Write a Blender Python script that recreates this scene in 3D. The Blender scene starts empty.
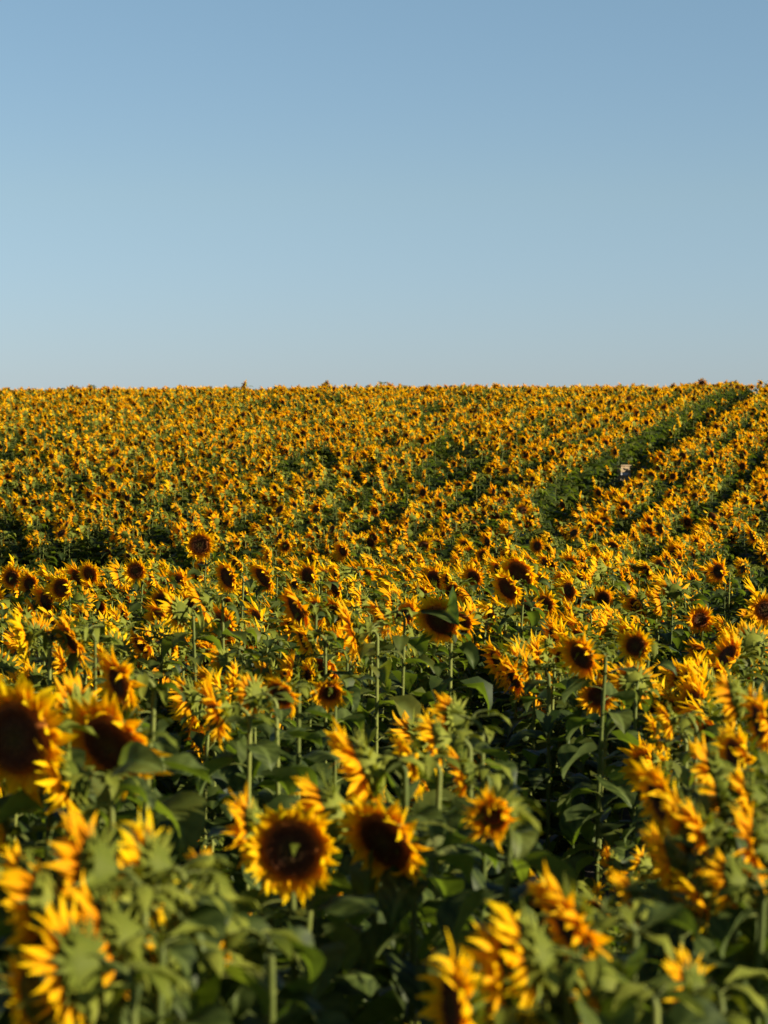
import bpy, math, random
import numpy as np
from mathutils import Matrix, Vector, Euler

SEED = 11
rng = np.random.default_rng(SEED)
R = math.radians
scene = bpy.context.scene
col = scene.collection

# ------------------------------------------------------------------ camera constants
FPX = 2418.0                    # 85 mm on a 36 mm tall frame, in pixels of 1024 rows
CAM_Z = 2.70
PITCH = math.atan((512 - 390) / FPX)
CANOPY = 1.60
FWD = np.array([0, math.cos(PITCH), -math.sin(PITCH)])
UP = np.array([0, math.sin(PITCH), math.cos(PITCH)])


def project(p):
    d = np.asarray(p, float) - np.array([0, 0, CAM_Z])
    z = d @ FWD
    return 384 + FPX * d[0] / z, 512 - FPX * (d @ UP) / z


def sight(px, py, D):
    """the place at distance D (metres ahead) seen at a pixel"""
    v = np.array([(px - 384) / FPX, 0, 0]) + UP * (512 - py) / FPX + FWD
    return v * (D / v[1]) + np.array([0, 0, CAM_Z])


# ------------------------------------------------------------------ terrain
_D = np.linspace(-60, 400, 2301)


def _prof(pts):
    x, y = zip(*pts)
    z = np.interp(_D, x, y)
    k = np.exp(-0.5 * (np.arange(-30, 31) * 0.2 / 1.6) ** 2)
    k /= k.sum()
    return np.convolve(np.pad(z, 30, mode='edge'), k, mode='valid')


_tail = [(80, .66), (95, .0), (103, -.06), (115, .4), (150, 2.2), (220, 5), (400, 9)]
P_LEFT = _prof([(-60, .2), (0, .9), (5, 1.12), (6.5, 1.24), (8, 1.32), (10, 1.45), (13, 1.64), (17, 1.8), (20, 1.88),
                (25.5, 1.95), (29, 2.25), (33, 2.95), (38, 3.12), (45, 2.8), (53, 2.2), (62, 1.5)] + _tail)
P_RIGHT = _prof([(-60, .2), (0, .9), (5, 1.12), (6.5, 1.24), (8, 1.32), (10, 1.45), (13, 1.64), (17, 1.8), (20, 1.9),
                 (26, 2.05), (31, 2.28), (36, 2.45), (42, 2.5), (50, 2.2), (62, 1.5)] + _tail)


def ground_z(x, y):
    x = np.asarray(x, float); y = np.asarray(y, float)
    a = x / np.maximum(y, 3.0)                       # bearing
    w = 1 / (1 + np.exp(-(a - 0.015) / 0.03))
    d = np.interp(y, _D, P_LEFT) * (1 - w) + np.interp(y, _D, P_RIGHT) * w
    far = np.clip((y - 45) / 50, 0, 1)
    rise = far * 0.22 * np.clip((x - 11.0) / 5.0, 0, 1.6) - far * 0.10 * np.clip((-x) / 15.0, 0, 1)
    return CAM_Z - d - CANOPY + rise + 0.03 * np.sin(x * .7 + y * .31) * np.sin(y * .23 - x * .4)


# ------------------------------------------------------------------ materials
def new_mat(name):
    m = bpy.data.materials.new(name)
    m.use_nodes = True
    nt = m.node_tree
    nt.nodes.clear()
    return m, nt, nt.nodes, nt.links


def add(nd, t, **kw):
    n = nd.new(t)
    for k, v in kw.items():
        setattr(n, k, v)
    return n


def variation(nt):
    """0..1 value per plant: the mesh attribute plus the object's own random number"""
    nd, lk = nt.nodes, nt.links
    a = add(nd, 'ShaderNodeAttribute', attribute_name='tint')
    o = add(nd, 'ShaderNodeObjectInfo')
    s = add(nd, 'ShaderNodeMath', operation='ADD')
    lk.new(a.outputs['Fac'], s.inputs[0]); lk.new(o.outputs['Random'], s.inputs[1])
    f = add(nd, 'ShaderNodeMath', operation='FRACT')
    lk.new(s.outputs[0], f.inputs[0])
    return f.outputs[0]


def ramp(nd, stops):
    r = nd.new('ShaderNodeValToRGB')
    el = r.color_ramp.elements
    el[0].position, el[0].color = stops[0][0], (*stops[0][1], 1)
    el[1].position, el[1].color = stops[-1][0], (*stops[-1][1], 1)
    for p, c in stops[1:-1]:
        e = el.new(p); e.color = (*c, 1)
    return r


def noise(nd, scale, detail=3, coord=None, lk=None):
    n = add(nd, 'ShaderNodeTexNoise')
    n.inputs['Scale'].default_value = scale
    n.inputs['Detail'].default_value = detail
    if coord is not None:
        lk.new(coord, n.inputs['Vector'])
    return n


def mixc(nd, lk, fac, a, b, mode='MIX'):
    m = add(nd, 'ShaderNodeMix', data_type='RGBA', blend_type=mode)
    for sock, v in ((m.inputs[0], fac), (m.inputs[6], a), (m.inputs[7], b)):
        if isinstance(v, (int, float)): sock.default_value = v
        elif isinstance(v, tuple): sock.default_value = (*v, 1)
        else: lk.new(v, sock)
    return m.outputs[2]


def thin_shader(nt, colour, trans_colour, trans, rough, spec, bump=None):
    nd, lk = nt.nodes, nt.links
    p = nd.new('ShaderNodeBsdfPrincipled')
    p.inputs['Roughness'].default_value = rough
    p.inputs['Specular IOR Level'].default_value = spec
    lk.new(colour, p.inputs['Base Color'])
    t = nd.new('ShaderNodeBsdfTranslucent')
    lk.new(trans_colour, t.inputs['Color'])
    mx = nd.new('ShaderNodeMixShader')
    mx.inputs[0].default_value = trans
    lk.new(p.outputs[0], mx.inputs[1]); lk.new(t.outputs[0], mx.inputs[2])
    if bump is not None:
        b = nd.new('ShaderNodeBump'); b.inputs['Strength'].default_value = 0.5; b.inputs['Distance'].default_value = 0.004
        lk.new(bump, b.inputs['Height']); lk.new(b.outputs[0], p.inputs['Normal'])
    o = nd.new('ShaderNodeOutputMaterial')
    lk.new(mx.outputs[0], o.inputs[0])


def make_petal_mat():
    m, nt, nd, lk = new_mat('petal')
    v = variation(nt)
    a = add(nd, 'ShaderNodeAttribute', attribute_name='along')
    rp = ramp(nd, [(0, (.70, .24, .002)), (.30, (.88, .47, .002)), (1, (.95, .71, .004))])
    lk.new(a.outputs['Fac'], rp.inputs[0])
    rv = ramp(nd, [(0, (.92, .74, .8)), (.5, (1, .9, 1)), (1, (1, 1.08, 1.2))])
    lk.new(v, rv.inputs[0])
    c = mixc(nd, lk, 1.0, rp.outputs[0], rv.outputs[0], 'MULTIPLY')
    g = add(nd, 'ShaderNodeNewGeometry')
    n = noise(nd, 60, 2, g.outputs['Position'], lk)
    c = mixc(nd, lk, n.outputs[0], c, mixc(nd, lk, 1.0, c, (.86, .78, .7), 'MULTIPLY'))
    tc = mixc(nd, lk, 1.0, c, (1.0, .88, .4), 'MULTIPLY')
    thin_shader(nt, c, tc, .50, .65, .08)
    return m


def make_leaf_mat():
    m, nt, nd, lk = new_mat('leaf')
    v = variation(nt)
    a = add(nd, 'ShaderNodeAttribute', attribute_name='along')
    rv = ramp(nd, [(0, (.016, .028, .004)), (.5, (.024, .040, .005)), (.85, (.050, .066, .008)), (1, (.105, .11, .014))])
    lk.new(v, rv.inputs[0])
    g = add(nd, 'ShaderNodeNewGeometry')
    n = noise(nd, 14, 4, g.outputs['Position'], lk)
    nr = ramp(nd, [(.35, (.7, .75, .7)), (.65, (1.2, 1.15, 1.1))])
    lk.new(n.outputs[0], nr.inputs[0])
    c = mixc(nd, lk, 1.0, rv.outputs[0], nr.outputs[0], 'MULTIPLY')
    # veins: 'vein' is 1 on the midrib and side veins
    w = add(nd, 'ShaderNodeAttribute', attribute_name='vein')
    c = mixc(nd, lk, w.outputs['Fac'], c, (.14, .18, .04))
    # paler underside
    c = mixc(nd, lk, g.outputs['Backfacing'], c, mixc(nd, lk, .5, c, (.10, .13, .04)))
    tc = mixc(nd, lk, 1.0, c, (2.6, 2.9, .6), 'MULTIPLY')
    thin_shader(nt, c, tc, .30, .55, .2, n.outputs[0])
    return m


def make_bract_mat():
    m, nt, nd, lk = new_mat('bract')
    v = variation(nt)
    rv = ramp(nd, [(0, (.085, .105, .009)), (1, (.23, .235, .030))])
    lk.new(v, rv.inputs[0])
    g = add(nd, 'ShaderNodeNewGeometry')
    n = noise(nd, 50, 3, g.outputs['Position'], lk)
    c = mixc(nd, lk, n.outputs[0], rv.outputs[0], mixc(nd, lk, 1.0, rv.outputs[0], (.6, .7, .6), 'MULTIPLY'))
    tc = mixc(nd, lk, 1.0, c, (1.5, 1.5, .5), 'MULTIPLY')
    thin_shader(nt, c, tc, .25, .65, .12, n.outputs[0])
    return m


def make_stem_mat():
    m, nt, nd, lk = new_mat('stem')
    v = variation(nt)
    rv = ramp(nd, [(0, (.065, .085, .010)), (1, (.18, .19, .036))])
    lk.new(v, rv.inputs[0])
    g = add(nd, 'ShaderNodeNewGeometry')
    n = noise(nd, 40, 3, g.outputs['Position'], lk)
    c = mixc(nd, lk, n.outputs[0], rv.outputs[0], mixc(nd, lk, 1.0, rv.outputs[0], (.55, .65, .6), 'MULTIPLY'))
    p = nd.new('ShaderNodeBsdfPrincipled'); p.inputs['Roughness'].default_value = .65
    p.inputs['Specular IOR Level'].default_value = .2
    lk.new(c, p.inputs['Base Color'])
    b = nd.new('ShaderNodeBump'); b.inputs['Strength'].default_value = .4; b.inputs['Distance'].default_value = .003
    lk.new(n.outputs[0], b.inputs['Height']); lk.new(b.outputs[0], p.inputs['Normal'])
    o = nd.new('ShaderNodeOutputMaterial'); lk.new(p.outputs[0], o.inputs[0])
    return m


def make_disc_mat():
    m, nt, nd, lk = new_mat('seed_disc')
    a = add(nd, 'ShaderNodeAttribute', attribute_name='along')   # 0 centre .. 1 rim
    rp = ramp(nd, [(0, (.060, .046, .008)), (.30, (.048, .026, .006)), (.55, (.045, .015, .004)), (.78, (.085, .026, .004)), (.90, (.20, .065, .006)), (1, (.36, .15, .01))])
    lk.new(a.outputs['Fac'], rp.inputs[0])
    g = add(nd, 'ShaderNodeNewGeometry')
    n = noise(nd, 160, 2, g.outputs['Position'], lk)
    nr = ramp(nd, [(.35, (.55, .5, .5)), (.7, (1.6, 1.4, 1.1))])
    lk.new(n.outputs[0], nr.inputs[0])
    c = mixc(nd, lk, 1.0, rp.outputs[0], nr.outputs[0], 'MULTIPLY')
    p = nd.new('ShaderNodeBsdfPrincipled'); p.inputs['Roughness'].default_value = .8
    p.inputs['Specular IOR Level'].default_value = .15
    lk.new(c, p.inputs['Base Color'])
    b = nd.new('ShaderNodeBump'); b.inputs['Strength'].default_value = .9; b.inputs['Distance'].default_value = .004
    lk.new(n.outputs[0], b.inputs['Height']); lk.new(b.outputs[0], p.inputs['Normal'])
    o = nd.new('ShaderNodeOutputMaterial'); lk.new(p.outputs[0], o.inputs[0])
    return m


def make_soil_mat():
    m, nt, nd, lk = new_mat('soil')
    g = add(nd, 'ShaderNodeNewGeometry')
    n = noise(nd, 1.3, 8, g.outputs['Position'], lk)
    n2 = noise(nd, 22, 5, g.outputs['Position'], lk)
    rp = ramp(nd, [(.3, (.045, .032, .020)), (.7, (.11, .080, .050))])
    lk.new(n.outputs[0], rp.inputs[0])
    c = mixc(nd, lk, n2.outputs[0], rp.outputs[0], mixc(nd, lk, 1.0, rp.outputs[0], (.5, .5, .5), 'MULTIPLY'))
    p = nd.new('ShaderNodeBsdfPrincipled'); p.inputs['Roughness'].default_value = .95
    lk.new(c, p.inputs['Base Color'])
    b = nd.new('ShaderNodeBump'); b.inputs['Strength'].default_value = .8; b.inputs['Distance'].default_value = .05
    lk.new(n2.outputs[0], b.inputs['Height']); lk.new(b.outputs[0], p.inputs['Normal'])
    o = nd.new('ShaderNodeOutputMaterial'); lk.new(p.outputs[0], o.inputs[0])
    return m


def plain_mat(name, c, c2, rough=.8):
    m, nt, nd, lk = new_mat(name)
    g = add(nd, 'ShaderNodeTexCoord')
    n = noise(nd, 9, 5, g.outputs['Object'], lk)
    rp = ramp(nd, [(.3, c), (.7, c2)])
    lk.new(n.outputs[0], rp.inputs[0])
    p = nd.new('ShaderNodeBsdfPrincipled'); p.inputs['Roughness'].default_value = rough
    lk.new(rp.outputs[0], p.inputs['Base Color'])
    o = nd.new('ShaderNodeOutputMaterial'); lk.new(p.outputs[0], o.inputs[0])
    return m


MATS = [make_stem_mat(), make_leaf_mat(), make_petal_mat(), make_disc_mat(), make_bract_mat()]
STEM, LEAF, PETAL, DISC, BRACT = range(5)


# ------------------------------------------------------------------ geometry buffers
class Geo:
    """vertices, faces (quads and triangles), one material number per face, 'along' and 'vein' per vertex"""
    def __init__(s):
        s.v, s.a, s.w, s.q, s.t, s.qm, s.tm, s.n = [], [], [], [], [], [], [], 0

    def grid(s, P, mat, along=None, vein=None, close=False):
        m, n = P.shape[:2]
        s.v.append(P.reshape(-1, 3))
        s.a.append(np.zeros(m * n) if along is None else np.broadcast_to(along, (m, n)).reshape(-1).astype(float))
        s.w.append(np.zeros(m * n) if vein is None else np.broadcast_to(vein, (m, n)).reshape(-1).astype(float))
        i = np.arange(m * n).reshape(m, n) + s.n
        if close:
            i = np.concatenate([i, i[:, :1]], 1)
        f = np.stack([i[:-1, :-1], i[1:, :-1], i[1:, 1:], i[:-1, 1:]], -1).reshape(-1, 4)
        s.q.append(f); s.qm.append(np.full(len(f), mat)); s.n += m * n
        return i

    def fan(s, idx, centre, mat, along=0.0, flip=False):
        s.v.append(np.array([centre])); s.a.append(np.array([along])); s.w.append(np.zeros(1))
        c = s.n; s.n += 1
        j = np.roll(idx, -1)
        f = np.stack([np.full(len(idx), c), j, idx] if flip else [np.full(len(idx), c), idx, j], -1)
        s.t.append(f); s.tm.append(np.full(len(f), mat))

    def tube(s, path, radii, mat, sides=7):
        path = np.asarray(path, float)
        tan = np.gradient(path, axis=0); tan /= np.linalg.norm(tan, axis=1)[:, None] + 1e-9
        ref = np.array([0, 1, 0.]) if abs(tan[0][1]) < .9 else np.array([1., 0, 0])
        P = np.zeros((len(path), sides, 3))
        th = np.arange(sides) * 2 * math.pi / sides
        for k, (p, t, r) in enumerate(zip(path, tan, radii)):
            b = np.cross(t, ref); b /= np.linalg.norm(b) + 1e-9
            c = np.cross(t, b)
            P[k] = p - (np.cos(th)[:, None] * b - np.sin(th)[:, None] * c) * r
        s.grid(P, mat, along=np.linspace(0, 1, len(path))[:, None], close=True)

    def get(s):
        if not hasattr(s, '_c'):
            e4, e3 = np.zeros((0, 4), int), np.zeros((0, 3), int)
            s._c = dict(v=np.concatenate(s.v), a=np.concatenate(s.a), w=np.concatenate(s.w),
                        q=np.concatenate(s.q) if s.q else e4, t=np.concatenate(s.t) if s.t else e3,
                        qm=np.concatenate(s.qm) if s.q else np.zeros(0, int), tm=np.concatenate(s.tm) if s.t else np.zeros(0, int))
        return s._c

    def join(s, other, M=None, mat=None):
        o = other.get() if isinstance(other, Geo) else other
        v = o['v']
        if M is not None:
            v = v @ M[:3, :3].T + M[:3, 3]
        s.v.append(v); s.a.append(o['a']); s.w.append(o['w'])
        s.q.append(o['q'] + s.n); s.t.append(o['t'] + s.n)
        s.qm.append(o['qm']); s.tm.append(o['tm'])
        s.n += len(v)


def write_mesh(name, v, a, w, q, t, qm, tm, tint):
    me = bpy.data.meshes.new(name)
    used = sorted(set(np.unique(qm)) | set(np.unique(tm)))
    remap = np.zeros(8, int)
    for k, u in enumerate(used):
        me.materials.append(MATS[u]); remap[u] = k
    me.vertices.add(len(v)); me.vertices.foreach_set('co', v.astype(np.float32).ravel())
    loops = np.concatenate([q.ravel(), t.ravel()]).astype(np.int32)
    me.loops.add(len(loops)); me.loops.foreach_set('vertex_index', loops)
    starts = np.concatenate([np.arange(len(q)) * 4, len(q) * 4 + np.arange(len(t)) * 3]).astype(np.int32)
    me.polygons.add(len(starts)); me.polygons.foreach_set('loop_start', starts)
    me.polygons.foreach_set('material_index', remap[np.concatenate([qm, tm]).astype(int)].astype(np.int32))
    me.update(calc_edges=True)
    me.polygons.foreach_set('use_smooth', np.ones(len(starts), bool))
    for nm, arr in (('along', a), ('vein', w), ('tint', tint)):
        at = me.attributes.new(nm, 'FLOAT', 'POINT')
        at.data.foreach_set('value', np.broadcast_to(arr, len(v)).astype(np.float32))
    return me


def geo_mesh(name, g, tint=0.0):
    c = g.get()
    return write_mesh(name, c['v'], c['a'], c['w'], c['q'], c['t'], c['qm'], c['tm'], tint)


def rot(axis, ang):
    c, s = math.cos(ang), math.sin(ang)
    M = np.eye(4)
    i, j = {'x': (1, 2), 'y': (2, 0), 'z': (0, 1)}[axis]
    M[i, i] = c; M[j, j] = c; M[i, j] = -s; M[j, i] = s
    return M


def trans(x, y, z):
    M = np.eye(4); M[:3, 3] = (x, y, z); return M


# ------------------------------------------------------------------ sunflower pieces (unit: metres)
# a flower head faces +Z in its own frame, its neck leaves at -Z
def blade(g, r0, z0, theta, L, W, a0, bend, cup, twist, skew, mat, m, n, power=.8, rg=rng):
    """one petal or bract: a pointed strip that leaves the rim outward"""
    t = np.linspace(0, 1, m)
    ang = a0 + bend * t ** 1.3
    ds = L / (m - 1)
    rr = r0 + np.concatenate([[0], np.cumsum(np.cos(ang[:-1]) * ds)])
    zz = z0 + np.concatenate([[0], np.cumsum(np.sin(ang[:-1]) * ds)])
    w = W * np.clip(np.sin(math.pi * (0.16 + 0.84 * t) ** power), .04, 1)
    u = np.linspace(-1, 1, n)
    tw = twist * t
    lat = u[None, :] * w[:, None]
    lift = (cup * (u ** 2)[None, :] - cup * .5) * w[:, None]
    y = lat * np.cos(tw)[:, None] + skew * L * (t ** 2)[:, None]
    off = lat * np.sin(tw)[:, None] + lift
    x = rr[:, None] - off * np.sin(ang)[:, None]
    z = zz[:, None] + off * np.cos(ang)[:, None]
    c, s = math.cos(theta), math.sin(theta)
    P = np.stack([x * c - y * s, x * s + y * c, z], -1)
    g.grid(P, mat, along=t[:, None] + np.zeros((1, n)))


def petals(Rd, Lp, lod, rg, openness=0.0, age=0.0, n0=28):
    g = Geo()
    n1 = {0: n0, 1: 20, 2: 13}[lod]
    m, n = {0: (7, 4), 1: (4, 3), 2: (3, 2)}[lod]
    wide = {0: 1, 1: 1.2, 2: 1.5}[lod]
    for layer in range(2):
        for k in range(n1):
            if rg.random() < .05 + age * .2: continue
            th = (k + .5 * layer + rg.normal() * .16) * 2 * math.pi / n1
            L = Lp * rg.uniform(.68, 1.2) * (1.0 if layer == 0 else .88)
            a0 = rg.normal(.38 - openness + .32 * layer, .2)
            bend = rg.normal(.15 - .35 * openness, .55)
            if rg.random() < .16: bend += rg.choice([-1.2, 1.5])
            blade(g, Rd * .97, -.004 + .006 * layer, th, L, wide * Rd * rg.uniform(.13, .215), a0, bend,
                  rg.uniform(.1, .7), rg.normal(0, .55 + age), rg.normal(0, .14), PETAL, m, n, .78)
    return g


def disc(Rd, lod, rg, concave=.0):
    g = Geo()
    seg = {0: 36, 1: 16, 2: 9}[lod]
    rings = {0: 10, 1: 4, 2: 2}[lod]
    r = np.linspace(.12, 1, rings) if rings > 2 else np.array([.5, 1.0])
    th = np.arange(seg) * 2 * math.pi / seg
    z = .018 * (1 - r ** 3) - concave * .014 * np.exp(-(r / .45) ** 2) + .007 * np.exp(-((r - .82) / .12) ** 2)
    rr = (r[:, None] * Rd) * (1 + rg.normal(0, .012, (rings, seg)))
    zz = z[:, None] + rg.normal(0, .0016, (rings, seg))
    P = np.stack([rr * np.cos(th), rr * np.sin(th), zz], -1)
    i = g.grid(P, DISC, along=r[:, None], close=True)
    g.fan(i[0][:-1], (0, 0, z[0] - .001), DISC, 0.0)
    if lod == 0:                                       # disc florets: rings of small upright tips
        for k in range(150):
            r_ = math.sqrt(rg.uniform(.40, 1.0)); t_ = rg.uniform(0, 2 * math.pi)
            b = rg.uniform(.0022, .0036); h = rg.uniform(.006, .013)
            zc = float(np.interp(r_, r, z))
            c0 = np.array([r_ * Rd * math.cos(t_), r_ * Rd * math.sin(t_), zc - .002])
            tip = c0 + np.array([math.cos(t_) * h * .35 * (r_ - .6), math.sin(t_) * h * .35 * (r_ - .6), h])
            base = np.array([c0 + (b * math.cos(q), b * math.sin(q), 0) for q in (0, 2.09, 4.19)])
            s0 = g.n
            g.v.append(base); g.a.append(np.full(3, min(r_, .97))); g.w.append(np.zeros(3)); g.n += 3
            g.fan(np.array([s0, s0 + 1, s0 + 2]), tip, DISC, min(1, r_ + .12))
    return g


def receptacle(Rd, lod):
    g = Geo()
    seg = {0: 20, 1: 10, 2: 6}[lod]
    pr = [(1.0, .000), (1.03, -.010), (.93, -.026), (.68, -.042), (.36, -.053), (.16, -.064)]
    if lod: pr = [pr[0], pr[2], pr[3], pr[5]]
    if lod == 2: pr = [pr[0], pr[2], pr[3]]
    th = np.arange(seg) * 2 * math.pi / seg
    P = np.array([[(r * Rd * math.cos(t), r * Rd * math.sin(t), z) for t in th] for r, z in pr])
    i = g.grid(P[::-1], BRACT, close=True)
    return g


def bracts(Rd, lod, rg):
    g = Geo()
    n1 = {0: 15, 1: 10, 2: 6}[lod]
    for layer in range(2 if lod < 2 else 1):
        for k in range(n1):
            th = (k + .5 * layer + rg.normal() * .15) * 2 * math.pi / n1
            blade(g, Rd * (.86 + .1 * layer), -.032 + .014 * layer, th, Rd * rg.uniform(.50, .95), Rd * rg.uniform(.10, .16),
                  rg.normal(-.15, .25), rg.normal(.25, .5), .3, rg.normal(0, .3), 0, BRACT, {0: 5, 1: 3, 2: 3}[lod], 3 if lod < 2 else 2, .55)
    return g


def leaf(L, lod, rg, slim=1.0):
    """heart-shaped leaf on its stalk: attached at the origin, reaching out along +X"""
    g = Geo()
    m, n = {0: (10, 9), 1: (5, 5), 2: (3, 3)}[lod]
    up = rg.uniform(.35, .95)
    pl = L * rg.uniform(.35, .60)
    k = 6 if lod == 0 else 3 if lod == 1 else 2
    tt = np.linspace(0, 1, k)
    px = pl * tt * math.cos(up) * (1 + .15 * tt); pz = pl * (math.sin(up) * tt - .35 * tt ** 2)
    g.tube(np.stack([px, np.zeros(k), pz], -1), np.linspace(.0052, .0034, k), STEM, 5 if lod == 0 else 3)
    base = np.array([px[-1], 0, pz[-1]])
    droop = rg.uniform(.5, 2.3)
    a0 = rg.uniform(-.25, .35)
    t = np.linspace(0, 1, m)
    ang = a0 - droop * t
    ds = L / (m - 1)
    cx = np.concatenate([[0], np.cumsum(np.cos(ang[:-1]) * ds)]); cz = np.concatenate([[0], np.cumsum(np.sin(ang[:-1]) * ds)])
    u = np.linspace(-1, 1, n)
    W = L * rg.uniform(.34, .46) * slim
    w = W * np.interp(t, [0, .06, .2, .35, .55, .75, .9, 1], [.30, .72, .97, 1, .80, .47, .2, .01])
    fold = rg.uniform(-.3, .9)
    ph = rg.uniform(0, 6.28)
    lat = u[None] * w[:, None]
    back = -.20 * L * (u ** 2)[None] * np.exp(-(t / .16) ** 2)[:, None]
    lift = fold * np.abs(lat) + .05 * L * (u ** 2)[None] * np.sin(t[:, None] * 10 + ph + np.sign(u)[None] * 1.3)
    tw = rg.normal(0, .35) * t[:, None]
    nx, nz = -np.sin(ang)[:, None], np.cos(ang)[:, None]
    offn = lift * np.cos(tw) + lat * np.sin(tw)
    y = lat * np.cos(tw) - lift * np.sin(tw)
    P = np.stack([base[0] + cx[:, None] + back * np.cos(ang)[:, None] + offn * nx, y + rg.normal(0, .05) * L * (t ** 2)[:, None],
                  base[2] + cz[:, None] + back * np.sin(ang)[:, None] + offn * nz], -1)
    vein = np.zeros((m, n))
    if lod == 0:
        vein[:, n // 2] = .75
        for s_ in (1, -1):
            for j in range(1, m - 2, 2):
                for q in range(1, n // 2 + 1):
                    jj = j + q // 2
                    if jj < m: vein[jj, n // 2 + s_ * q] = max(vein[jj, n // 2 + s_ * q], .28)
    elif lod == 1:
        vein[:, n // 2] = .4
    g.grid(P, BRACT if slim < 1 else LEAF, along=t[:, None] + np.zeros((1, n)), vein=vein)
    return g


def stem_path(pitch, H, rg, k=16):
    """stem from the ground, straight then bowing over toward +X; the last point carries the head. returns points"""
    wob = rg.normal(0, .022, 2)
    arc = .055 + .035 * rg.random()
    n1 = k // 2
    hs = H - arc
    t = np.linspace(0, 1, n1)
    pts = [np.array([wob[0] * math.sin(t_ * 3.0) * 1.2 - .01 * t_, wob[1] * math.sin(t_ * 3.4), hs * t_]) for t_ in t]
    q = np.linspace(0, 1, k - n1 + 1)[1:]
    ang = math.pi / 2 + (pitch - math.pi / 2) * q ** rg.uniform(.6, 1.7)
    side = rg.normal(0, .35)
    p = pts[-1].copy(); ds = arc * 1.35 / (k - n1)
    for a_, q_ in zip(ang, q):
        p = p + np.array([math.cos(a_), side * math.sin(q_ * 3.1), math.sin(a_)]) * ds
        pts.append(p.copy())
    return np.array(pts)


def leaf_spots(H, n, rg, path, top=.74):
    out = []
    th = rg.uniform(0, 6.28)
    kk = len(path)
    for k in range(8):                                  # slim young leaves under the head and along the bent neck
        q = min(kk - 1.001, (kk - 1) * rg.uniform(.46, .90)); i = int(q)
        out.append((path[i] + (path[i + 1] - path[i]) * (q - i), th + k * .8 + rg.normal(0, .3), rg.uniform(.07, .125), True))
    for k in range(n):
        f = k / (n - 1)
        z = H * (.22 + top * f ** .85) - .03
        L = .195 * np.interp(f, [0, .35, .7, .88, 1], [.9, 1.05, 1.0, .86, .66]) * rg.uniform(.82, 1.15)
        out.append((np.array([0, 0, z]), th, L, False))
        th += 2.4 + rg.normal(0, .25)
    return out


H0 = 1.60     # height of the stem before the neck bends
RD = .068     # radius of the seed disc


def head_matrix(path, pitch, size):
    tip = path[-1]
    f = np.array([math.cos(pitch), 0, math.sin(pitch)])
    # columns: x' = side, y' = up-ish, z' = facing
    side = np.array([0, 1.0, 0]); upv = np.cross(f, side)
    M = np.eye(4)
    M[:3, 0] = side * size; M[:3, 1] = upv * size; M[:3, 2] = f * size
    M[:3, 3] = tip + f * .052 * size
    if np.linalg.det(M[:3, :3]) < 0: M[:3, 1] *= -1
    return M


def full_plant(lod, pitch, rg, size):
    g = Geo()
    path = stem_path(pitch, H0, rg, 12 if lod == 1 else 6)
    g.tube(path, np.linspace(.010, .0065 if lod == 1 else .005, len(path)), STEM, 5 if lod == 1 else 3)
    nl = 21 if lod == 1 else 17
    for z, th, L, slim in leaf_spots(H0, nl, rg, path, .74 if lod == 1 else .71):
        if lod == 2:
            if slim and rg.random() < .5: continue
            L *= 1.3
        g.join(leaf(L, max(lod, 2 if slim else 0), rg, .6 if slim else 1), trans(*z) @ rot('z', th))
    M = head_matrix(path, pitch, size)
    Lp = .088 * rg.uniform(.88, 1.15)
    opn, age = rg.choice([-.35, 0, .1, .3]), rg.choice([0, 0, .3, .3, .3, 3.0])
    for part in (petals(RD, Lp, lod, rg, opn, age), disc(RD, lod, rg, rg.random()), receptacle(RD, lod), bracts(RD, lod, rg)):
        g.join(part, M)
    return g


# ------------------------------------------------------------------ where every plant stands
TAN = math.tan(R(13.0))
ROW = 1.30                                             # distance between rows, across the view
lists = []


def gap(x0, x, y, px):
    """lanes and patches where the field has no plants"""
    if abs(x0 + 7.75) < .2 and y > 47: return rng.random() < .93    # tramline that holds the marker box
    if abs(x0 + 11.65) < .2 and y > 47: return rng.random() < (.75 if y < 62 else .5)
    if 39 < y < 45.5 and px < 165 + 70 * math.sin(y * 2): return True
    if abs(x0 + 2.55) < .2 and 25 < y < 37: return rng.random() < .85
    if 31 < y < 36 and 640 < px < 690: return rng.random() < .7
    return False


def clump(x, y):
    return math.sin(x * .9 + 1.3 * math.sin(y * .21)) * math.sin(y * .37 + 1.1 * math.sin(x * .5))


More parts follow.
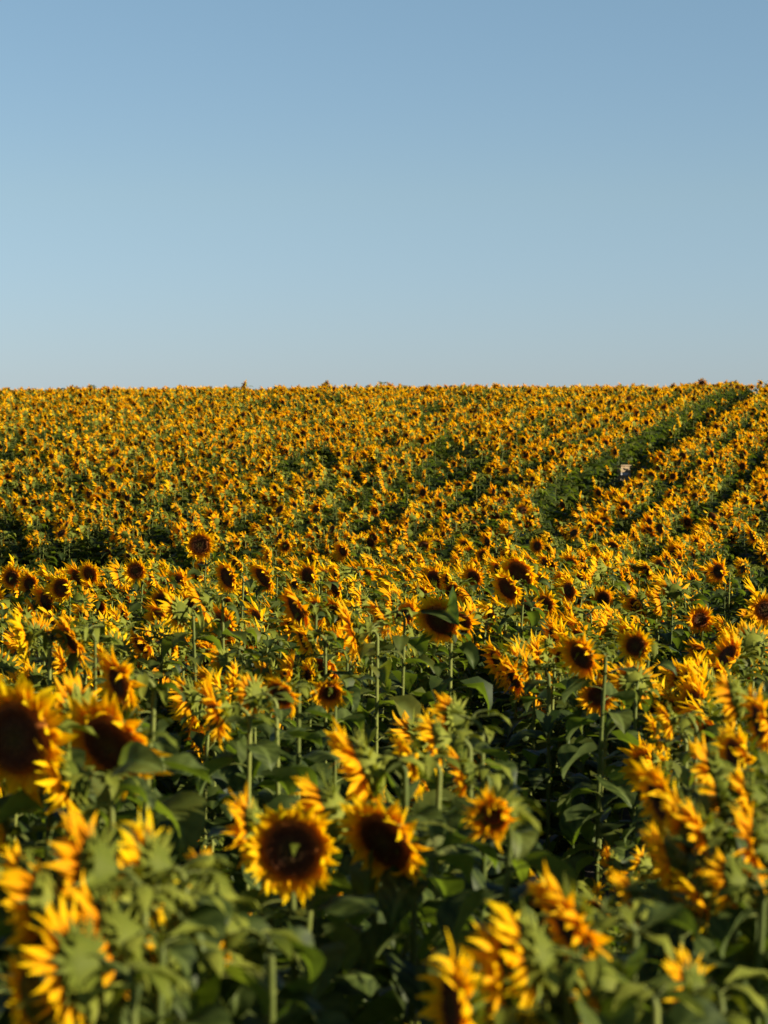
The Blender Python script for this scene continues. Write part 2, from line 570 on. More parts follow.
# (px, py, diameter px, distance m, facing deg: 0 = at the camera, 90 = left, 180 = away; pitch deg, disc kind, label)
HERO = [
 (18, 738, 116, 7.0, 24, -4, 'big', 'largest sunflower, its wide dark disc facing out at the left edge of the photo'),
 (112, 744, 106, 7.3, 34, -8, 'big', 'big sunflower whose dark disc is crossed by a pointed leaf'),
 (66, 785, 74, 7.0, 74, -5, 'mid', 'sunflower turned side-on and half hidden between the two biggest heads'),
 (120, 682, 50, 9.0, 56, 2, 'mid', 'small sunflower turned left just above the leaf-crossed big head'),
 (76, 712, 50, 8.6, 130, 12, 'mid', 'pale sunflower seen from behind between and above the two biggest heads'),
 (216, 712, 64, 9.6, 78, 0, 'mid', 'side-on sunflower standing alone against the dark gap, left of centre'),
 (252, 695, 46, 9.9, 118, 8, 'mid', 'sunflower seen half from behind, left neighbour of a dark round disc in mid field'),
 (282, 694, 46, 10.2, 38, -5, 'mid', 'sunflower with a round dark disc beside one that is seen from behind'),
 (329, 692, 36, 11.6, 0, -22, 'mid', 'small bowl-shaped nodding sunflower alone below the mid-field flowers'),
 (362, 772, 78, 7.7, 72, -4, 'mid', 'side-on sunflower rising behind the central pair of large heads'),
 (292, 850, 96, 6.6, 12, -2, 'big', 'large ragged sunflower facing out, left one of the central pair'),
 (386, 840, 98, 7.0, 42, -6, 'big', 'large sunflower turned left, right one of the central pair'),
 (326, 818, 84, 7.2, 76, 4, 'mid', 'side-on sunflower squeezed between the two heads of the central pair'),
 (250, 830, 60, 6.9, 85, 5, 'mid', 'edge-on sunflower touching the left side of the large ragged central head'),
 (493, 815, 66, 6.5, 14, 2, 'young', 'young sunflower with a half-closed orange centre, right of the central pair'),
 (410, 764, 52, 8.1, 66, 2, 'mid', 'sunflower at the left end of the yellow cluster above the central pair'),
 (436, 742, 48, 8.6, 96, 4, 'mid', 'edge-on sunflower in the yellow cluster above the central pair'),
 (452, 720, 46, 9.0, 115, 10, 'mid', 'topmost sunflower of the yellow cluster above the central pair'),
 (462, 772, 44, 8.2, 80, 0, 'mid', 'sunflower at the right end of the yellow cluster above the central pair'),
 (598, 696, 40, 12.2, 18, 0, 'mid', 'round sunflower facing out below a tilted larger one, right of centre'),
 (582, 656, 54, 11.6, 50, -6, 'mid', 'sunflower turned left above the round outward-facing one, right of centre'),
 (636, 646, 38, 13.0, 26, 0, 'mid', 'oval sunflower with dark disc right above one seen from behind'),
 (634, 684, 46, 12.0, 165, 4, 'mid', 'sunflower seen fully from behind, green back ringed by yellow petals'),
 (656, 708, 38, 12.6, 40, -12, 'mid', 'dull orange sunflower hanging under the one seen from behind'),
 (528, 668, 34, 12.8, 100, 8, 'mid', 'edge-on sunflower left of the tilted pair at right of centre'),
 (575, 930, 118, 5.3, 74, -10, 'big', 'big blurred sunflower leaning left at the bottom, a diagonal line of petals'),
 (505, 978, 100, 5.0, 100, 12, 'mid', 'blurred edge-on sunflower at the bottom edge with petals pointing up'),
 (456, 1006, 88, 4.9, 60, 16, 'mid', 'orange blurred sunflower cut by the bottom edge right of the middle'),
 (634, 905, 56, 6.1, 98, 2, 'mid', 'small edge-on sunflower beside the big leaning one at the bottom'),
 (662, 800, 66, 6.8, 62, 2, 'mid', 'left sunflower of the tall cluster at the right side'),
 (700, 838, 64, 6.5, 72, 0, 'mid', 'sunflower low in the tall cluster at the right side'),
 (668, 862, 58, 6.3, 80, 4, 'mid', 'lowest left sunflower of the cluster at the right side'),
 (698, 902, 66, 6.2, 66, -12, 'mid', 'sunflower hanging at the foot of the cluster at the right side'),
 (718, 806, 56, 6.9, 96, 6, 'mid', 'edge-on sunflower in the middle of the right-hand cluster'),
 (738, 758, 58, 7.5, 58, 8, 'mid', 'sunflower near the top of the cluster at the right edge'),
 (762, 722, 56, 8.0, 70, 6, 'mid', 'top sunflower of the cluster, cut by the right edge'),
 (748, 804, 60, 6.7, 84, 0, 'mid', 'sunflower in the right-hand cluster close to the right edge'),
 (88, 872, 96, 5.2, 100, 14, 'mid', 'highest blurred sunflower of the bottom left clump, petals to the upper left'),
 (40, 908, 84, 5.1, 104, 10, 'mid', 'leftmost lit sunflower of the bottom left clump, seen nearly edge-on'),
 (112, 945, 104, 5.0, 74, -6, 'mid', 'sunflower with a dark shaded disc in the middle of the bottom left clump'),
 (72, 968, 100, 4.8, 106, 6, 'mid', 'green-backed sunflower with a curved line of yellow petals at the bottom left'),
 (148, 870, 80, 5.4, 104, 12, 'mid', 'sunflower seen from behind at the top right of the bottom left clump'),
 (188, 905, 70, 5.5, 125, 12, 'bud', 'half-open green flower head with few petals in the bottom left clump'),
 (200, 860, 52, 5.7, 150, 55, 'bud', 'green bud with long upright leaves rising from the bottom left clump'),
 (440, 620, 50, 13.6, 32, -6, 'big', 'mid-field sunflower with dark disc crossed by a dark leaf, near the centre'),
 (352, 632, 54, 13.4, 86, 2, 'mid', 'tall thin edge-on sunflower in mid field left of centre'),
 (382, 618, 44, 14.2, 74, -10, 'mid', 'sunflower with dark disc facing down left, right of the thin edge-on one'),
 (298, 610, 50, 15.0, 68, -5, 'big', 'tall oval dark disc with petals only on its right side, left of centre'),
 (305, 640, 42, 14.0, 72, -4, 'mid', 'sunflower just below the tall oval dark disc left of centre'),
 (520, 574, 44, 20.0, 46, -4, 'big', 'upper of two dark oval discs near the middle of the field'),
 (508, 588, 38, 19.4, 52, -6, 'big', 'lower of two dark oval discs near the middle of the field'),
 (700, 620, 29, 19.0, 2, 0, 'mid', 'round sunflower facing straight out on a bare stem at the right'),
 (765, 610, 34, 18.0, 8, 0, 'mid', 'round sunflower facing out, half cut by the right edge'),
 (136, 571, 28, 22.5, 10, 0, 'mid', 'wide dark disc facing out in the left part of mid field'),
 (62, 588, 34, 21.0, 24, 0, 'mid', 'large-disc sunflower in the left of mid field, lowest of a row of dark discs'),
 (90, 574, 28, 22.5, 30, 0, 'mid', 'upright oval dark disc between two others at the left of mid field'),
 (12, 578, 28, 22.5, 20, 0, 'mid', 'dark disc sunflower against the left edge of mid field'),
 (30, 584, 26, 22.0, 26, 0, 'mid', 'dark disc sunflower second from the left edge of mid field'),
 (264, 577, 36, 20.0, 58, -12, 'big', 'sunflower with a slanted dark disc facing down left, left of centre'),
 (228, 577, 34, 20.5, 52, 0, 'big', 'sunflower with split-looking dark disc left of a slanted one'),
 (200, 545, 30, 25.0, 12, 0, 'big', 'dark disc standing higher than its neighbours over the left dip'),
 (178, 612, 40, 15.0, 118, 4, 'mid', 'sunflower seen half from behind in the left of mid field'),
 (24, 636, 48, 12.5, 74, 0, 'mid', 'edge-on sunflower near the left edge above the largest head'),
 (72, 640, 50, 12.5, 64, -10, 'mid', 'sunflower with shaded disc facing down left above the leaf-crossed head'),
 (202, 604, 46, 15.5, 84, -12, 'big', 'flat-lying dark sunflower facing down above the dark stems left of centre'),
 (732, 700, 50, 8.4, 84, 4, 'mid', 'sunflower just left of the topmost one at the right edge'),
 (712, 776, 58, 7.3, 88, 4, 'mid', 'sunflower between the tall cluster and the one near its top at the right'),
 (682, 826, 60, 6.6, 102, 6, 'mid', 'sunflower turned away in the thick of the tall right-hand cluster'),
 (756, 850, 62, 6.2, 104, 4, 'mid', 'sunflower turned away near the right edge, low in the cluster'),
 (730, 884, 58, 6.0, 110, 0, 'mid', 'sunflower turned away over the pale stems at the lower right'),
 (528, 960, 96, 5.0, 84, 4, 'mid', 'blurred yellow sunflower pressed against the big leaning one at the bottom'),
 (602, 990, 70, 5.0, 112, 0, 'mid', 'green-backed sunflower under the big leaning one at the bottom'),
 (24, 880, 60, 5.6, 92, 4, 'mid', 'small yellow sunflower at the top left of the bottom left clump'),
 (130, 905, 74, 5.3, 106, 4, 'mid', 'sunflower turned away between the two highest ones of the bottom left clump'),
 (164, 958, 62, 5.2, 96, 0, 'mid', 'small sunflower at the right side of the bottom left clump'),
 (28, 1000, 70, 4.8, 96, 0, 'mid', 'sunflower in the bottom left corner, mostly yellow petal tips'),
 (226, 935, 50, 5.4, 100, 0, 'mid', 'last small sunflower on the right of the bottom left clump'),
 (668, 720, 40, 10.0, 88, 0, 'mid', 'small edge-on sunflower behind the top of the right-hand cluster'),
 (690, 990, 56, 5.2, 118, 0, 'mid', 'sunflower seen from behind among pale stems at the bottom right'),
]

cells = {}                                              # candidates
cand = []                                               # dict(x,y,z,yaw,pitch,size,hs,...)
for k in range(-60, 40):
    x0 = 0.05 + ROW * k                                # lateral position of the row at the camera
    if x0 + 112 * TAN < -24 or x0 > 6: continue
    y = 3.6 + rng.uniform(0, .3)
    holes = [(c, c + rng.uniform(2.5, 9)) for c in rng.uniform(36, 100, 4) if rng.random() < .45]   # failed stretches of the row
    while y < 112:
        y += rng.uniform(.20, .32) * (.85 if y < 12 else .50 if y < 42 else .38)
        x = x0 + y * TAN + rng.normal(0, .11 if y < 30 else .15)
        half = 384 / FPX * y
        if x < -half - 1.6 - .04 * y or x > half + 2.8 + .05 * y: continue
        px = 384 + FPX * x / y
        stunted = gap(x0, x, y, px) or (px < 590 and any(a_ < y < b_ for a_, b_ in holes) and rng.random() < .8)
        if stunted and rng.random() < .15: continue
        if y > 20 and rng.random() < .04 + .38 * (clump(x, y) < -.62): continue
        if y <= 20 and rng.random() < .10: continue
        cand.append((x, y, x0, px, stunted))

PITCHES = [R(a) for a in (14, -4, -14, -24, -36, 32)]
PW = np.array([.07, .17, .28, .28, .17, .03]); PW /= PW.sum()


class Plant:
    pass


plants = []
hero_pts = []
for h in HERO:
    p = Plant()
    px, py, dia, D, phi, pit, kind, label = h
    if D < 9 and kind == 'mid' and 52 < phi < 92: phi += 14
    p.hero = True; p.label = label; p.disckind = kind
    p.head = sight(px, py, D); p.px, p.py = px, py
    p.D = D; p.phi = phi; p.pitch = R(pit if kind in ('bud', 'young') or phi < 30 else pit - 18)
    p.size = dia * D / FPX / .25 * (1.3 if D < 9.5 and kind == 'mid' else 1.0)
    plants.append(p); hero_pts.append(p)

for (x, y, x0, px, stunted) in cand:
    gz = float(ground_z(x, y))
    near = y < 11
    # facing: mostly to the left and toward the camera
    phi = rng.normal(88, 18) if y < 8 else rng.normal(80 if near else 78 if y < 24 else 68, 23)
    if y < 24 and rng.random() < .06: phi += 70
    hs = rng.normal(1.0, .045 if y < 60 else .032)
    if rng.random() < .05: hs *= .88
    size = float(np.clip(rng.normal(1.02 if near else 1.12, .17), .5, 1.5))
    # stunted plants without a tall head, below the canopy, where the field shows dark holes
    low = (y < 7.2 and 215 < px < 520) or (7.4 < y < 11 and 480 < px < 660) or (6.2 < y < 8.8 and 150 < px < 275) \
        or (y < 8.4 and 490 < px < 655) or (8.6 < y < 12.2 and 130 < px < 430) or (11.5 < y < 14.5 and 400 < px < 570) or (5.6 < y < 6.6 and 0 < px < 220)
    if low or stunted: hs *= rng.uniform(.60, .74); size *= .5
    if px > 800 and y < 6.8: continue                   # out-of-view plants left out so the sun reaches the lower right
    if px > 800 and y < 10: hs *= .84  # out-of-view plants shortened to cast less shade on the lower right
    if y > 60 and rng.random() < .006: hs *= rng.uniform(1.06, 1.16)
    p = Plant()
    p.hero = False; p.label = None; p.disckind = 'mid'
    p.base = np.array([x, y, gz]); p.hs = hs; p.phi = phi; p.size = size; p.D = y
    p.pitch = PITCHES[rng.choice(6, p=PW)]
    hx, hy = project((x - .13 * math.sin(R(phi)), y - .13 * math.cos(R(phi)), gz + hs * 1.60))
    p.px, p.py = hx, hy
    skip = 38 < y < 59.7 and abs(hx - 623.5) < 10 and 440 < hy < 481    # nothing grows up in front of the marker box
    for h in hero_pts:
        dia = h.size * .25 * FPX / h.D
        if y < h.D + .05 and abs(hx - h.px) < dia * .5 + .075 * FPX / y and hy < h.py + dia * (.5 if h.D < 12 else .2):
            skip = True; break
        if (h.head[0] - hx * 0 - x) ** 2 + (h.head[1] - y) ** 2 < .16 ** 2:
            skip = True; break
    if skip: continue
    plants.append(p)

# ------------------------------------------------------------------ shared meshes for the near plants
NV = 8
stem_var = {}


def stem_variant(pitch_deg, H, j):
    """stem mesh reaching up H (before the neck) that ends at the given pitch"""
    key = (pitch_deg, round(H, 2), j)
    if key not in stem_var:
        rg = np.random.default_rng(1000 + j)
        path = stem_path(R(pitch_deg), H, rg)
        g = Geo(); g.tube(path, np.linspace(.0125, .0062, len(path)), STEM, 8)
        stem_var[key] = (geo_mesh('stem', g, rg.random()), path)
    return stem_var[key]


def mk(name, fn, n):
    return [geo_mesh(name, fn(np.random.default_rng(50 + i * 7 + hash_(name))), i / n) for i in range(n)]


def hash_(s): return sum(ord(c) * (i + 1) for i, c in enumerate(s)) % 9973


petal_meshes = mk('petal_ring', lambda r: petals(RD, .088 * r.uniform(.88, 1.12), 0, r, r.choice([-.3, 0, .1, .3]), r.choice([0, 0, .35])), 12)
petal_young = mk('petal_ring_young', lambda r: petals(RD * .8, .095, 0, r, -.55, 0), 2)
petal_big = mk('petal_ring_wide', lambda r: petals(RD * 1.22, .070, 0, r, r.choice([0, .15]), r.choice([0, .3]), 32), 5)
petal_few = mk('petal_ring_sparse', lambda r: petals(RD * .7, .055, 1, r, -.6, 1.8), 2)
disc_meshes = mk('disc', lambda r: disc(RD, 0, r, r.random()), 4)
disc_big = mk('disc_wide', lambda r: disc(RD * 1.22, 0, r, .3), 3)
disc_small = mk('disc_small', lambda r: disc(RD * .6, 0, r, 1.5), 2)
recept_mesh = geo_mesh('flower_head', receptacle(RD * 1.03, 0))
bract_meshes = mk('bract_ring', lambda r: bracts(RD, 0, r), 5)
leaf_meshes = mk('leaf', lambda r: leaf(.25, 0, r), 10)


slim_meshes = mk('young_leaf', lambda r: leaf(.12, 1, r, .5), 5)


def foliage_geo(r, n=22):
    g = Geo()
    path = stem_path(R(-12), H0, r)
    for z, th, L, slim in leaf_spots(H0, n, r, path):
        g.join(leaf(L, 1, r, .5 if slim else 1), trans(*z) @ rot('z', th))
    return g


foliage_meshes = mk('foliage', foliage_geo, 14)


def link(name, data, parent=None):
    o = bpy.data.objects.new(name, data)
    col.objects.link(o)
    o.parent = parent
    return o


def to_mat(M): return Matrix([list(map(float, r)) for r in M])


GROUP = 'sunflowers growing in rows across the field'


def build_plant(p, detailed, idx):
    rg = np.random.default_rng(7000 + idx)
    yaw = -math.pi / 2 - R(p.phi)                      # local +X turned to the facing direction (0 = -Y, positive to -X)
    fx, fy = math.cos(yaw), math.sin(yaw)
    pd = int(round(math.degrees(p.pitch) / 4.0)) * 4
    # the neck reaches forward by a length that depends on pitch and variant
    j = idx % 3
    if p.hero:
        head = p.head
        _, path = stem_variant(pd, 1.60, j)
        f = np.array([math.cos(R(pd)), 0, math.sin(R(pd))])
        tip = path[-1] + f * .052 * p.size
        x = head[0] - fx * tip[0] + fy * tip[1]; y = head[1] - fy * tip[0] - fx * tip[1]
        gz = float(ground_z(x, y))
        H = max(.7, 1.60 + (head[2] - gz) - tip[2])
        base = np.array([x, y, gz])
    else:
        base = p.base; H = H0 * p.hs
    H = round(H / .04) * .04
    smesh, path = stem_variant(pd, H, j)
    root = bpy.data.objects.new('sunflower', None)
    root.empty_display_size = .2
    col.objects.link(root)
    if p.hero:
        f = np.array([math.cos(R(pd)), 0, math.sin(R(pd))])
        tipz = (path[-1] + f * .052 * p.size)[2]
        base = base.copy(); base[2] = p.head[2] - tipz
    root.location = base; root.rotation_euler = (0, 0, yaw)
    root['category'] = 'sunflower'; root['group'] = GROUP
    root['label'] = p.label or 'sunflower'
    link('stem', smesh, root)
    fh = link('flower_head', recept_mesh, root)
    fh.matrix_local = to_mat(head_matrix(path, R(pd), p.size) @ rot('z', rg.uniform(0, 6.28)))
    k = p.disckind
    dm = {'big': disc_big, 'young': disc_small, 'bud': disc_small}.get(k, disc_meshes)
    pm = {'big': petal_big, 'young': petal_young, 'bud': petal_few}.get(k, petal_meshes)
    link('petal_ring', pm[rg.integers(len(pm))], fh).rotation_euler = (0, 0, rg.uniform(0, 6.28))
    link('disc', dm[rg.integers(len(dm))], fh).rotation_euler = (0, 0, rg.uniform(0, 6.28))
    b = link('bract_ring', bract_meshes[rg.integers(5)], fh); b.rotation_euler = (0, 0, rg.uniform(0, 6.28))
    if k in ('bud', 'young'): b.scale = (1.1, 1.1, 1.6)
    hscale = H / H0
    if detailed:
        for z, th, L, slim in leaf_spots(H, 21, rg, path):
            o = link('leaf', slim_meshes[rg.integers(5)] if slim else leaf_meshes[rg.integers(10)], root)
            o.location = tuple(z); o.rotation_euler = (rg.normal(0, .12), rg.normal(0, .15), th)
            s = L / (.12 if slim else .25)
            o.scale = (s, s, s)
    else:
        o = link('foliage', foliage_meshes[rg.integers(14)], root)
        o.rotation_euler = (0, 0, rg.uniform(-.4, .4)); o.scale = (1, rg.choice([-1, 1]), hscale)
    p.root = root; p.path = path


# individuals: the heroes and the nearest plants inside the picture
inframe = [p for p in plants if p.hero or (-22 < p.px < 790 and 380 < p.py < 1075)]
inframe.sort(key=lambda p: (not p.hero, p.D))
N_IND = 300
ind = inframe[:N_IND]
ids = set(id(p) for p in ind)
rest = [p for p in plants if id(p) not in ids]
ind.sort(key=lambda p: p.D)
n_det = 56
for i, p in enumerate(ind):
    build_plant(p, i < n_det or (p.hero and p.D < 12), i)
print('plants', len(plants), 'individual', len(ind), 'reach', ind[-1].D, max(p.D for p in ind if not p.hero))


bpy.context.view_layer.update()


def crossing_leaf(owner, frac, target, mesh):
    """one more leaf on OWNER's stem, reaching from there to the place TARGET"""
    q = owner.path[int(frac * (len(owner.path) - 1))]
    W = owner.root.matrix_world
    b = W @ Vector([float(c) for c in q])
    t = Vector([float(c) for c in target])
    d = t - b
    X = d.normalized(); Y = Vector((0, 0, 1)).cross(X).normalized(); Z = X.cross(Y)
    Y2 = (Y * .75 + Z * .65).normalized(); Z2 = X.cross(Y2)          # tilted so that its face shows
    sc = d.length / .34
    M = Matrix(((X.x, Y2.x, Z2.x, b.x), (X.y, Y2.y, Z2.y, b.y), (X.z, Y2.z, Z2.z, b.z), (0, 0, 0, 1))) @ Matrix.Scale(sc, 4)
    o = link('leaf', mesh, owner.root)
    o.matrix_local = W.inverted() @ M


crossing_leaf(hero_pts[2], .62, sight(148, 757, 6.85), leaf_meshes[2])
_h = [h for h in hero_pts if h.px == 440][0]
crossing_leaf(_h, .55, sight(436, 600, 13.35), leaf_meshes[4])

# ------------------------------------------------------------------ labels of the plants between the named ones
def describe():
    def look(p):
        f = abs(p.phi) % 360
        v = 'facing the camera' if f < 22 else 'turned half left' if f < 62 else 'seen edge-on' if f < 112 else 'seen from behind'
        a = ('drooping ' if p.pitch < R(-20) else 'upturned ' if p.pitch > R(10) else '') + ('small ' if p.size < .85 else 'large ' if p.size > 1.2 else '')
        return a, v
    named = [p for p in ind if p.label]
    short = {}
    for p in ind:
        if p.label: continue
    return look


look = describe()
cells = {}
for p in ind:
    if not p.hero:
        # nearest named sunflower is the landmark
        best = min((h for h in hero_pts), key=lambda h: (h.px - p.px) ** 2 + (h.py - p.py) ** 2 * 1.5)
        cells.setdefault(id(best), []).append((best, p))
LAND = {}
SHORT = ['the largest left-edge head', 'the leaf-crossed big head', 'the head between the two biggest', 'the small head above the leaf-crossed one',
 'the pale back-view head at left', 'the lone side-on head left of centre', 'the half-back-view head left of centre', 'the round mid-left disc',
 'the bowl-shaped nodding head', 'the side-on head behind the central pair', 'the ragged central head', 'the right head of the central pair',
 'the head squeezed in the central pair', 'the edge-on head left of the ragged one', 'the young half-closed head', 'the left end of the centre cluster',
 'the edge-on centre-cluster head', 'the top head of the centre cluster', 'the right end of the centre cluster', 'the round head right of centre',
 'the left-turned head right of centre', 'the oval head right of centre', 'the full back-view head', 'the orange hanging head at right',
 'the edge-on head right of centre', 'the big leaning bottom head', 'the petals-up bottom head', 'the orange bottom-edge head',
 'the small edge-on head near the bottom', 'the left head of the right cluster', 'the low head of the right cluster', 'the lowest left right-cluster head',
 'the hanging right-cluster head', 'the middle edge-on right-cluster head', 'the right-edge near-top head', 'the top right-edge head',
 'the right-cluster head by the edge', 'the highest bottom-left head', 'the leftmost bottom-left head', 'the shaded-disc bottom-left head',
 'the green-backed bottom-left head', 'the back-view top bottom-left head', 'the sparse green bottom-left head',
 'the upright green bud', 'the leaf-crossed centre head', 'the thin edge-on mid-field head', 'the down-left disc in mid field',
 'the tall oval dark disc', 'the head under the tall oval disc', 'the upper middle oval disc', 'the lower middle oval disc',
 'the round bare-stemmed head', 'the half-cut right-edge head', 'the wide left mid-field disc', 'the lowest left row disc',
 'the upright oval left disc', 'the left-edge mid-field disc', 'the second disc from left edge', 'the slanted dark disc',
 'the split-looking dark disc', 'the disc over the left dip', 'the half-back mid-left head', 'the edge-on left-edge head',
 'the down-left shaded disc at left', 'the flat-lying dark head', 'the head left of the top right-edge one', 'the upper middle right-cluster head', 'the turned-away right-cluster head', 'the low turned-away right-edge head', 'the turned-away lower right head', 'the yellow bottom head', 'the green-backed bottom head', 'the small top-left clump head', 'the turned-away bottom-left head', 'the small right bottom-left head', 'the bottom left corner head', 'the last bottom-left clump head', 'the small head behind the right cluster', 'the back-view bottom right head']
assert len(SHORT) == len(HERO), (len(SHORT), len(HERO))
for h, s in zip(hero_pts, SHORT): LAND[id(h)] = s
ORD = ['nearest', 'second nearest', 'third nearest', 'fourth nearest', 'fifth nearest', 'sixth nearest', 'seventh nearest', 'eighth nearest', 'ninth nearest', 'tenth nearest']
for key, lst in cells.items():
    sub = {}
    for h, p in lst:
        dx, dy = p.px - h.px, p.py - h.py
        side = ('right of' if dx > 0 else 'left of') if abs(dx) > abs(dy) else ('below' if dy > 0 else 'above')
        sub.setdefault((look(p), side), []).append(((dx * dx + dy * dy), p, h))
    for ((adj, v), side), q in sub.items():
        q.sort(key=lambda e: e[0])
        for k, (_, p, h) in enumerate(q):
            o = '' if len(q) == 1 else ORD[min(k, 9)] + ' '
            p.root['label'] = f'{o}{adj}sunflower {v}, {side} {LAND[key]}'

# ------------------------------------------------------------------ all the others: one uncountable mass
NT = 24
temps = {}
for lod in (1, 2):
    temps[lod] = []
    for i in range(NT):
        rg = np.random.default_rng(300 + i + lod * 50)
        pit = PITCHES[rg.choice(6, p=PW)]
        temps[lod].append(full_plant(lod, pit, rg, rg.uniform(.80, 1.25) * (1.13 if lod == 2 else 1.12)).get())
stunted_t = [full_plant(2, R(10), np.random.default_rng(900 + i), .42).get() for i in range(6)]
acc = {k: [] for k in ('v', 'a', 'w', 'q', 't', 'qm', 'tm', 'tint')}
off = 0
for n_, p in enumerate(rest):
    lod = 1 if (p.D < 42 and -60 < p.px < 830) else 2
    T = stunted_t[rng.integers(6)] if p.hs < .8 and p.size < .72 else temps[lod][rng.integers(NT)]
    yaw = -math.pi / 2 - R(p.phi)
    s = p.hs
    c_, s_ = math.cos(yaw) , math.sin(yaw)
    lean = rng.normal(0, .06, 2)
    v = T['v']
    ws = s * rng.uniform(.9, 1.12)
    x = (v[:, 0] * c_ - v[:, 1] * s_) * ws + p.base[0] + v[:, 2] * lean[0]
    y = (v[:, 0] * s_ + v[:, 1] * c_) * ws + p.base[1] + v[:, 2] * lean[1]
    z = v[:, 2] * s + p.base[2]
    acc['v'].append(np.stack([x, y, z], -1).astype(np.float32))
    acc['a'].append(T['a']); acc['w'].append(T['w'])
    acc['q'].append(T['q'] + off); acc['t'].append(T['t'] + off)
    acc['qm'].append(T['qm']); acc['tm'].append(T['tm'])
    acc['tint'].append(np.full(len(v), rng.random(), np.float32))
    off += len(v)
A = {k: np.concatenate(v) for k, v in acc.items()}
print('mass faces', len(A['q']) + len(A['t']), 'plants', len(rest))
mass = link('sunflower_crop', write_mesh('sunflower_crop', A['v'], A['a'], A['w'], A['q'], A['t'], A['qm'], A['tm'], A['tint']))
mass['kind'] = 'stuff'
mass['category'] = 'sunflower crop'
mass['label'] = 'dense mass of small yellow sunflowers covering the far slope up to the skyline'


# ------------------------------------------------------------------ ground
def make_ground():
    xs = np.concatenate([np.array([-3000, -1200, -500, -200, -90]), np.arange(-50, 51, 1.0), np.array([90, 200, 500, 1200, 3000])])
    ys = np.concatenate([np.array([-3000, -1000, -300, -100, -40]), np.arange(-20, 130, .7), np.array([150, 190, 260, 400, 900, 2000, 4500])])
    X, Y = np.meshgrid(xs, ys)
    Z = ground_z(np.clip(X, -60, 60), np.clip(Y, -60, 400))
    Z += np.where((np.abs(X) < 60) & (Y > -30) & (Y < 130), rng.normal(0, .012, X.shape), 0)
    P = np.stack([X, Y, Z], -1)
    me = bpy.data.meshes.new('ground')
    m, n = X.shape
    i = np.arange(m * n).reshape(m, n)
    f = np.stack([i[:-1, :-1], i[:-1, 1:], i[1:, 1:], i[1:, :-1]], -1).reshape(-1, 4)
    me.from_pydata(P.reshape(-1, 3).tolist(), [], f.tolist())
    me.materials.append(make_soil_mat())
    for pl in me.polygons: pl.use_smooth = True
    o = link('ground', me); o['kind'] = 'structure'; o['label'] = 'brown soil of the field under the crop'


make_ground()

# ------------------------------------------------------------------ weeds: low leafy ground cover between the rows near the camera
# (understory that closes the gaps between the rows)


# ------------------------------------------------------------------ the marker box in the lane
def box_mesh(name, parts, mat):
    me = bpy.data.meshes.new(name)
    import bmesh
    bm = bmesh.new()
    for (cx, cy, cz, sx, sy, sz, rz) in parts:
        r = bmesh.ops.create_cube(bm, size=1.0)
        M = Matrix.Translation((cx, cy, cz)) @ Matrix.Rotation(rz, 4, 'Z') @ Matrix.Diagonal((sx, sy, sz, 1))
        bmesh.ops.transform(bm, matrix=M, verts=r['verts'])
        bmesh.ops.bevel(bm, geom=list({e for v in r['verts'] for e in v.link_edges}), offset=.004, segments=2, affect='EDGES')
    bm.to_mesh(me); bm.free(); me.materials.append(mat)
    return me


def make_marker():
    tgt = sight(623.5, 472, 59.5)
    gz = float(ground_z(tgt[0], tgt[1]))
    top = tgt[2] + .17 - gz
    root = bpy.data.objects.new('field_marker', None); col.objects.link(root)
    root.location = (tgt[0], tgt[1], gz); root.rotation_euler = (0, 0, R(18))
    root['label'] = 'small tan and white box on a post in the dark lane between the rows'
    root['category'] = 'marker box'
    wood = plain_mat('weathered_wood', (.17, .12, .06), (.30, .22, .12))
    tan = plain_mat('tan_board', (.25, .17, .08), (.36, .26, .14))
    white = plain_mat('white_paint', (.30, .29, .28), (.44, .43, .42), .6)
    grey = plain_mat('grey_tin', (.16, .14, .11), (.22, .20, .17), .5)
    link('post', box_mesh('post', [(0, 0, top * .5 - .2, .09, .09, top - .3, 0)], wood), root)
    body = link('box_body', box_mesh('box_body', [(0, 0, top - .21, .25, .20, .38, 0)], wood), root)
    link('lid', box_mesh('lid', [(0, 0, top - .006, .30, .25, .024, 0)], tan), body)
    link('front_board', box_mesh('front_board', [(-.02, -.106, top - .100, .20, .014, .14, 0)], tan), body)
    link('white_band', box_mesh('white_band', [(-.02, -.106, top - .215, .20, .016, .07, 0)], white), body)
    link('side_batten', box_mesh('side_batten', [(.132, -.085, top - .30, .014, .03, .22, 0)], white), body)
    link('side_board', box_mesh('side_board', [(.132, .0, top - .11, .014, .15, .12, 0)], grey), body)


make_marker()

# ------------------------------------------------------------------ light
SUN_EL, SUN_AZ = R(18.5), R(109)                          # azimuth from +Y (view direction) towards +X
sd = Vector((math.sin(SUN_AZ) * math.cos(SUN_EL), math.cos(SUN_AZ) * math.cos(SUN_EL), math.sin(SUN_EL)))
L = bpy.data.lights.new('sun', 'SUN'); L.energy = 5.0; L.angle = R(.55); L.color = (1.0, .88, .70)
so = bpy.data.objects.new('sun', L); col.objects.link(so)
so.rotation_euler = (-sd).to_track_quat('-Z', 'Y').to_euler()
so.location = (30, -10, 30)

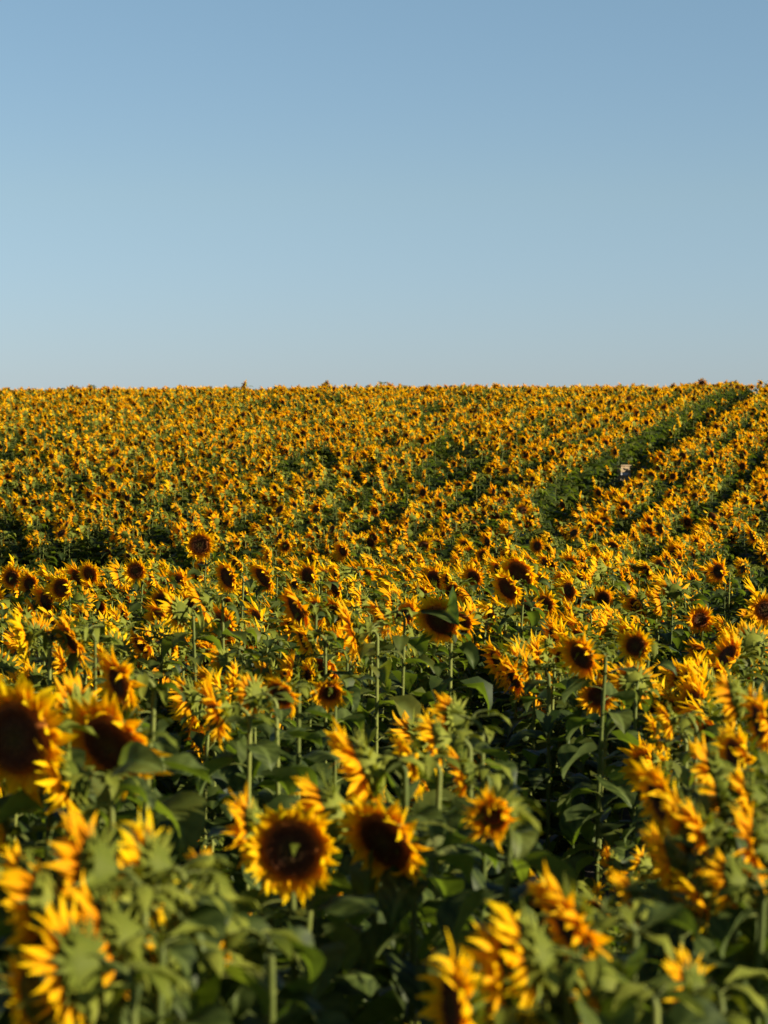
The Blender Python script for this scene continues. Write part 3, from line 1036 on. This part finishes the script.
w = bpy.data.worlds.new('World'); scene.world = w; w.use_nodes = True
nt = w.node_tree; nt.nodes.clear()
sky = nt.nodes.new('ShaderNodeTexSky'); sky.sky_type = 'NISHITA'; sky.sun_disc = False
sky.sun_elevation = SUN_EL; sky.sun_rotation = SUN_AZ
sky.air_density = 1.0; sky.dust_density = 0.0; sky.ozone_density = 3.0; sky.altitude = 1500
bg = nt.nodes.new('ShaderNodeBackground'); bg.inputs[1].default_value = .05
out = nt.nodes.new('ShaderNodeOutputWorld')
tcw = nt.nodes.new('ShaderNodeTexCoord'); sx = nt.nodes.new('ShaderNodeSeparateXYZ')
nt.links.new(tcw.outputs['Generated'], sx.inputs[0])
# clear dry air: less yellow at the horizon than the sky model gives
air = ramp(nt.nodes, [(0, (.30, .37, .56)), (.08, (.49, .48, .49)), (.16, (.57, .555, .515)), (.6, (.45, .45, .47))])
nt.links.new(sx.outputs['Z'], air.inputs[0])
mc = mixc(nt.nodes, nt.links, 1.0, sky.outputs[0], air.outputs[0], 'MULTIPLY')
mc2 = mixc(nt.nodes, nt.links, 1.0, mc, (2.02, 1.98, 1.93), 'MULTIPLY')
nt.links.new(mc2, bg.inputs[0]); nt.links.new(bg.outputs[0], out.inputs[0])

# ------------------------------------------------------------------ camera
cam = bpy.data.cameras.new('camera'); co = bpy.data.objects.new('camera', cam); col.objects.link(co)
co.location = (0, 0, CAM_Z); co.rotation_euler = (math.pi / 2 - PITCH, 0, 0)
cam.sensor_fit = 'VERTICAL'; cam.sensor_height = 36; cam.sensor_width = 27; cam.lens = 85
cam.clip_end = 8000
cam.dof.use_dof = True; cam.dof.focus_distance = 24; cam.dof.aperture_fstop = 4.0; cam.dof.aperture_blades = 7
scene.camera = co

scene.view_settings.view_transform = 'Standard'; scene.view_settings.look = 'None'
scene.view_settings.exposure = 1.2; scene.view_settings.gamma = 1
scene.render.engine = 'CYCLES'
scene.cycles.max_bounces = 6; scene.cycles.diffuse_bounces = 3; scene.cycles.transmission_bounces = 3
scene.cycles.glossy_bounces = 2; scene.cycles.use_denoising = True
scene.render.film_transparent = False
scene.render.resolution_x = 768; scene.render.resolution_y = 1024
